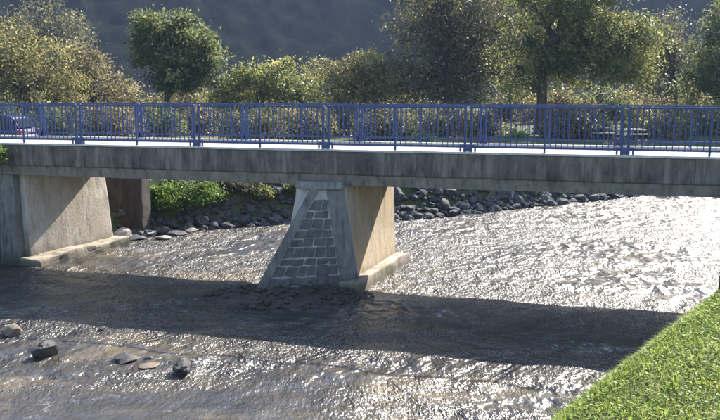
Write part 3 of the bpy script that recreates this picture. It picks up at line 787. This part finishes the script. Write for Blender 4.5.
# ------------------------------------------------------------------ grass on the near bank
def grass():
    n = 380000
    # denser near the camera's foot, thinning outwards
    x = np.concatenate([rng.uniform(-1.5, 6.5, n), rng.uniform(-4, 16, n // 3)])
    y = np.concatenate([rng.uniform(0.5, 10.0, n), rng.uniform(-3, 22, n // 3)])
    P = np.stack([x, y], 1)
    s = signed(CREST, P)
    keep = (s < 1.0) & (s > -5.5) & (rng.random(len(s)) < np.clip(1.15 - np.maximum(s, 0), 0, 1))
    P = P[keep]; h = ground_h(P)
    n = len(P)
    pat = np.array([noise.noise(Vector((p[0] * 2.2, p[1] * 2.2, 3))) * 0.7 + noise.noise(Vector((p[0] * 11, p[1] * 11, 8))) * 0.8 for p in P])
    base = np.stack([P[:, 0], P[:, 1], h - 0.01], 1)
    blade = rng.random(n) < 0.55
    # blades: narrow triangles-ish quads
    b0 = base[blade]; k = len(b0)
    ln = 0.03 + 0.045 * rng.random(k) + 0.035 * np.maximum(pat[blade], 0)
    an = rng.random(k) * 6.283; lean = 0.25 + 0.8 * rng.random(k)
    d = np.stack([np.cos(an), np.sin(an), np.zeros(k)], 1); w = np.stack([-np.sin(an), np.cos(an), np.zeros(k)], 1) * (0.0024 + 0.0028 * rng.random(k))[:, None]
    mid = b0 + d * (ln * lean * 0.3)[:, None]; mid[:, 2] += ln * 0.6
    tip = b0 + d * (ln * lean)[:, None]; tip[:, 2] += ln * (1.05 - 0.45 * lean)
    V1 = np.stack([b0, mid + w, tip, mid - w], 1).reshape(-1, 3)
    # clover-like leaflets lying nearly flat
    c0_ = base[~blade]; k2 = len(c0_)
    c0_ = c0_ + np.stack([np.zeros(k2), np.zeros(k2), 0.02 + 0.05 * rng.random(k2)], 1)
    nrm_ = rng.normal(size=(k2, 3)) * 0.45 + np.array([0, 0, 1.0]); nrm_ /= np.linalg.norm(nrm_, axis=1)[:, None]
    a = np.cross(nrm_, rng.normal(size=(k2, 3))); a /= np.linalg.norm(a, axis=1)[:, None]; bb = np.cross(nrm_, a)
    sz = (0.005 + 0.007 * rng.random(k2))[:, None]
    V2 = np.stack([c0_ - a * sz, c0_ + bb * sz, c0_ + a * sz, c0_ - bb * sz], 1).reshape(-1, 3)
    # coarse tufts along the crest
    tv = []
    for k in range(260):
        t = rng.integers(2, 10); (ax, ay), (bx, by) = CREST[t], CREST[t + 1]; f = rng.random()
        cx, cy = ax + (bx - ax) * f + rng.normal() * 0.22, ay + (by - ay) * f + rng.normal() * 0.22
        cz = gz(cx, cy); hgt = 0.035 + 0.06 * rng.random() ** 2
        for q in range(26):
            an_ = rng.random() * 6.283; r_ = rng.random() * 0.05; le = 0.3 + 0.7 * rng.random(); l_ = hgt * (0.6 + 0.6 * rng.random()); w_ = 0.0025
            c_, s_ = math.cos(an_), math.sin(an_); bx_, by_ = cx + c_ * r_, cy + s_ * r_
            mx, my, mz = bx_ + c_ * l_ * le * 0.35, by_ + s_ * l_ * le * 0.35, cz + l_ * 0.6
            tv += [(bx_, by_, cz - 0.02), (mx - s_ * w_, my + c_ * w_, mz), (bx_ + c_ * l_ * le, by_ + s_ * l_ * le, cz + l_ * (1.1 - 0.5 * le)), (mx + s_ * w_, my - c_ * w_, mz)]
    V1 = np.concatenate([V1, np.array(tv)])
    ntuft = len(tv) // 4
    V = np.concatenate([V1, V2]); F4 = np.arange(len(V)).reshape(-1, 4)
    tint = np.clip(0.5 + 0.42 * np.concatenate([pat[blade], np.full(ntuft, 0.1), pat[~blade]]) + 0.24 * rng.normal(size=n + ntuft), 0, 1)
    return np_mesh('grass', V, F4, False, tint)
LM['grass'] = leaf_mat('grass', [(0.0, (0.045, 0.085, 0.014)), (0.5, (0.15, 0.22, 0.032)), (0.85, (0.22, 0.28, 0.05)), (1.0, (0.26, 0.30, 0.08))], 0.5, 0.6)
tag(link('grass', grass(), LM['grass']), 'short bright green grass and clover covering the near bank', 'grass', kind='stuff')

# short stake on the crest of the near bank
sp = on_z(721.5, 283, RIGHT_Z - 0.05)
stk = empty('stake', (sp.x, sp.y, gz(sp.x, sp.y) - 0.1)); tag(stk, 'short dark stake standing at the crest of the grassy bank', 'stake')
bm = bmesh.new(); bmesh.ops.create_cone(bm, cap_ends=True, segments=9, radius1=0.026, radius2=0.022, depth=0.38)
for v in bm.verts: v.co += noise.noise_vector(v.co * 9) * 0.006; v.co.z += 0.19
link('shaft', bm_mesh('shaft', bm), M['dark_wood'], stk)
bm = bmesh.new(); bmesh.ops.create_cone(bm, cap_ends=True, segments=9, radius1=0.024, radius2=0.012, depth=0.03)
for v in bm.verts: v.co.z += 0.395
link('tip', bm_mesh('tip', bm), M['dark_wood'], stk)

# ------------------------------------------------------------------ picnic tables and timber frame
def picnic(px, depth, top_py, wpx, label):
    t = at_depth(px, top_py, depth); g = gz(t.x, depth)
    hh = max(0.6, t.z - g); W = wpx / F_PX * depth / 2
    root = empty('picnic_table', (t.x, depth, t.z - hh), R(4)); tag(root, label, 'table', 'picnic tables behind the bridge')
    for k in range(5):
        y = -0.36 + k * 0.18
        link('plank', box_mesh('plank', -W, W, y - 0.083, y + 0.083, hh - 0.045, hh, 0.006), M['wood'], root)
    for s in (-1, 1):
        st = link('bench', box_mesh('bench', -W, W, s * 0.78 - 0.14, s * 0.78 + 0.14, hh * 0.58, hh * 0.58 + 0.045, 0.006), M['wood'], root)
        for e in (-1, 1):
            x = e * (W - 0.25)
            link('leg', hexa_mesh('leg', [(x - .04, s * .62 - .05, -0.1), (x + .04, s * .62 - .05, -0.1), (x + .04, s * .62 + .05, -0.1), (x - .04, s * .62 + .05, -0.1),
                                         (x - .04, s * .25 - .05, hh - .05), (x + .04, s * .25 - .05, hh - .05), (x + .04, s * .25 + .05, hh - .05), (x - .04, s * .25 + .05, hh - .05)]), M['dark_wood'], root)
    for e in (-1, 1):
        x = e * (W - 0.33)
        link('crossbar', box_mesh('crossbar', x - .03, x + .03, -0.9, 0.9, hh * 0.58 - 0.1, hh * 0.58 - 0.004), M['dark_wood'], root)
    return root
picnic(597, 38.5, 127, 22, 'short wooden picnic table beside the dark timber frame')
picnic(626, 39.5, 129, 34, 'long sunlit wooden picnic table away from the timber frame')
fp = at_depth(568, 120, 37.5); g = gz(fp.x, 37.5)
fr = empty('timber_frame', (fp.x, 37.5, g), R(5)); tag(fr, 'dark open timber frame with one crossbar beside the picnic tables', 'frame')
hh = fp.z - g
for s in (-1, 1): link('post', box_mesh('post', s * 1.0 - 0.06, s * 1.0 + 0.06, -0.06, 0.06, -0.1, hh, 0.01), M['dark_wood'], fr)
link('crossbar', box_mesh('crossbar', -1.15, 1.15, -0.05, 0.05, hh + 0.002, hh + 0.11, 0.01), M['dark_wood'], fr)
link('rail', box_mesh('rail', -0.938, 0.938, -0.03, 0.03, hh * 0.45, hh * 0.45 + 0.08, 0.008), M['dark_wood'], fr)

# ------------------------------------------------------------------ parked car (rear right, mostly past the frame)
M['car_blue'] = plain('car_paint', (0.006, 0.010, 0.045), 0.4, 0.0, 0.1, 3.0, 0.25)
M['glass'] = plain('car_glass', (0.015, 0.018, 0.022), 0.15, 0.0, 0.1, 2.0, 0.3)
M['rubber'] = plain('rubber', (0.02, 0.02, 0.02), 0.85)
M['rim'] = plain('rim_alloy', (0.4, 0.4, 0.42), 0.35, 0.8)
M['tail'] = plain('tail_light', (0.16, 0.02, 0.035), 0.3)
cdep = 31.0
ce = at_depth(29, 105, cdep)
cz0 = gz(ce.x - 2, cdep)
car = empty('parked_car', (ce.x, cdep, cz0), R(-3)); tag(car, 'dark blue parked car seen through the railing at the bridge end', 'car')
def prism(name, prof, y0, y1, m, parent, inset=0.0, bev=0.03):
    bm = bmesh.new()
    A = [bm.verts.new((x, y0, z)) for x, z in prof]; B = [bm.verts.new((x, y1, z)) for x, z in prof]
    bm.faces.new(A); bm.faces.new(B[::-1])
    for i in range(len(prof)):
        j = (i + 1) % len(prof); bm.faces.new([A[i], B[i], B[j], A[j]])
    if bev: bmesh.ops.bevel(bm, geom=list(bm.edges), offset=bev, segments=2, affect='EDGES', clamp_overlap=True)
    return link(name, bm_mesh(name, bm), m, parent)
body = prism('body', [(-4.0, 0.25), (-4.05, 0.55), (-3.9, 0.72), (-2.95, 0.9), (-0.15, 0.95), (0.0, 0.7), (-0.03, 0.3), (-0.2, 0.22), (-3.8, 0.2)], -0.83, 0.83, M['car_blue'], car, bev=0.06)
cab = prism('cabin', [(-2.95, 0.9), (-2.25, 1.40), (-0.75, 1.46), (-0.35, 1.36), (-0.12, 0.92)], -0.72, 0.72, M['car_blue'], car, bev=0.07)
for s in (-1, 1):
    y0, y1 = (s * 0.715, s * 0.735) if s > 0 else (s * 0.735, s * 0.715)
    link('side_window', hexa_mesh('side_window', [(-2.6, y0, 0.98), (-1.55, y0, 0.98), (-1.55, y1, 0.98), (-2.6, y1, 0.98), (-2.15, y0, 1.33), (-1.55, y0, 1.36), (-1.55, y1, 1.36), (-2.15, y1, 1.33)]), M['glass'], car)
    link('side_window', hexa_mesh('side_window', [(-1.45, y0, 0.98), (-0.45, y0, 0.98), (-0.45, y1, 0.98), (-1.45, y1, 0.98), (-1.45, y0, 1.36), (-0.6, y0, 1.34), (-0.6, y1, 1.34), (-1.45, y1, 1.36)]), M['glass'], car)
    tl0, tl1 = (0.62, 0.80) if s > 0 else (-0.845, -0.62)
    link('tail_light', box_mesh('tail_light', -0.16, 0.012, tl0, tl1, 0.62, 0.90, 0.02), M['tail'], car)
    for x in (-3.2, -0.75):
        bm = bmesh.new(); bmesh.ops.create_cone(bm, cap_ends=True, segments=24, radius1=0.31, radius2=0.31, depth=0.2, matrix=Matrix.Translation((x, s * 0.76, 0.31)) @ Matrix.Rotation(R(90), 4, 'X'))
        wl = link('wheel', bm_mesh('wheel', bm), M['rubber'], car)
        bm = bmesh.new(); bmesh.ops.create_cone(bm, cap_ends=True, segments=20, radius1=0.2, radius2=0.2, depth=0.03, matrix=Matrix.Translation((x, s * 0.865, 0.31)) @ Matrix.Rotation(R(90), 4, 'X'))
        link('rim', bm_mesh('rim', bm), M['rim'], wl)
link('rear_window', hexa_mesh('rear_window', [(-0.19, -0.6, 0.98), (-0.13, -0.6, 0.98), (-0.13, 0.6, 0.98), (-0.19, 0.6, 0.98), (-0.35, -0.55, 1.32), (-0.30, -0.55, 1.32), (-0.30, 0.55, 1.32), (-0.35, 0.55, 1.32)]), M['glass'], car)

# ------------------------------------------------------------------ haze
hz = link('haze', box_mesh('haze', -900, 900, -150, 900, -6, 330))
m = bpy.data.materials.new('haze'); m.use_nodes = True
nt = m.node_tree; nt.nodes.clear()
pvn = nd(nt, 'ShaderNodeVolumePrincipled'); out = nd(nt, 'ShaderNodeOutputMaterial')
pvn.inputs['Color'].default_value = (0.42, 0.56, 0.92, 1); pvn.inputs['Density'].default_value = 0.00026
pvn.inputs['Anisotropy'].default_value = 0.2
nt.links.new(pvn.outputs[0], out.inputs['Volume'])
hz.data.materials.append(m)
tag(hz, 'thin bluish haze in the air over the valley', 'haze', kind='stuff')
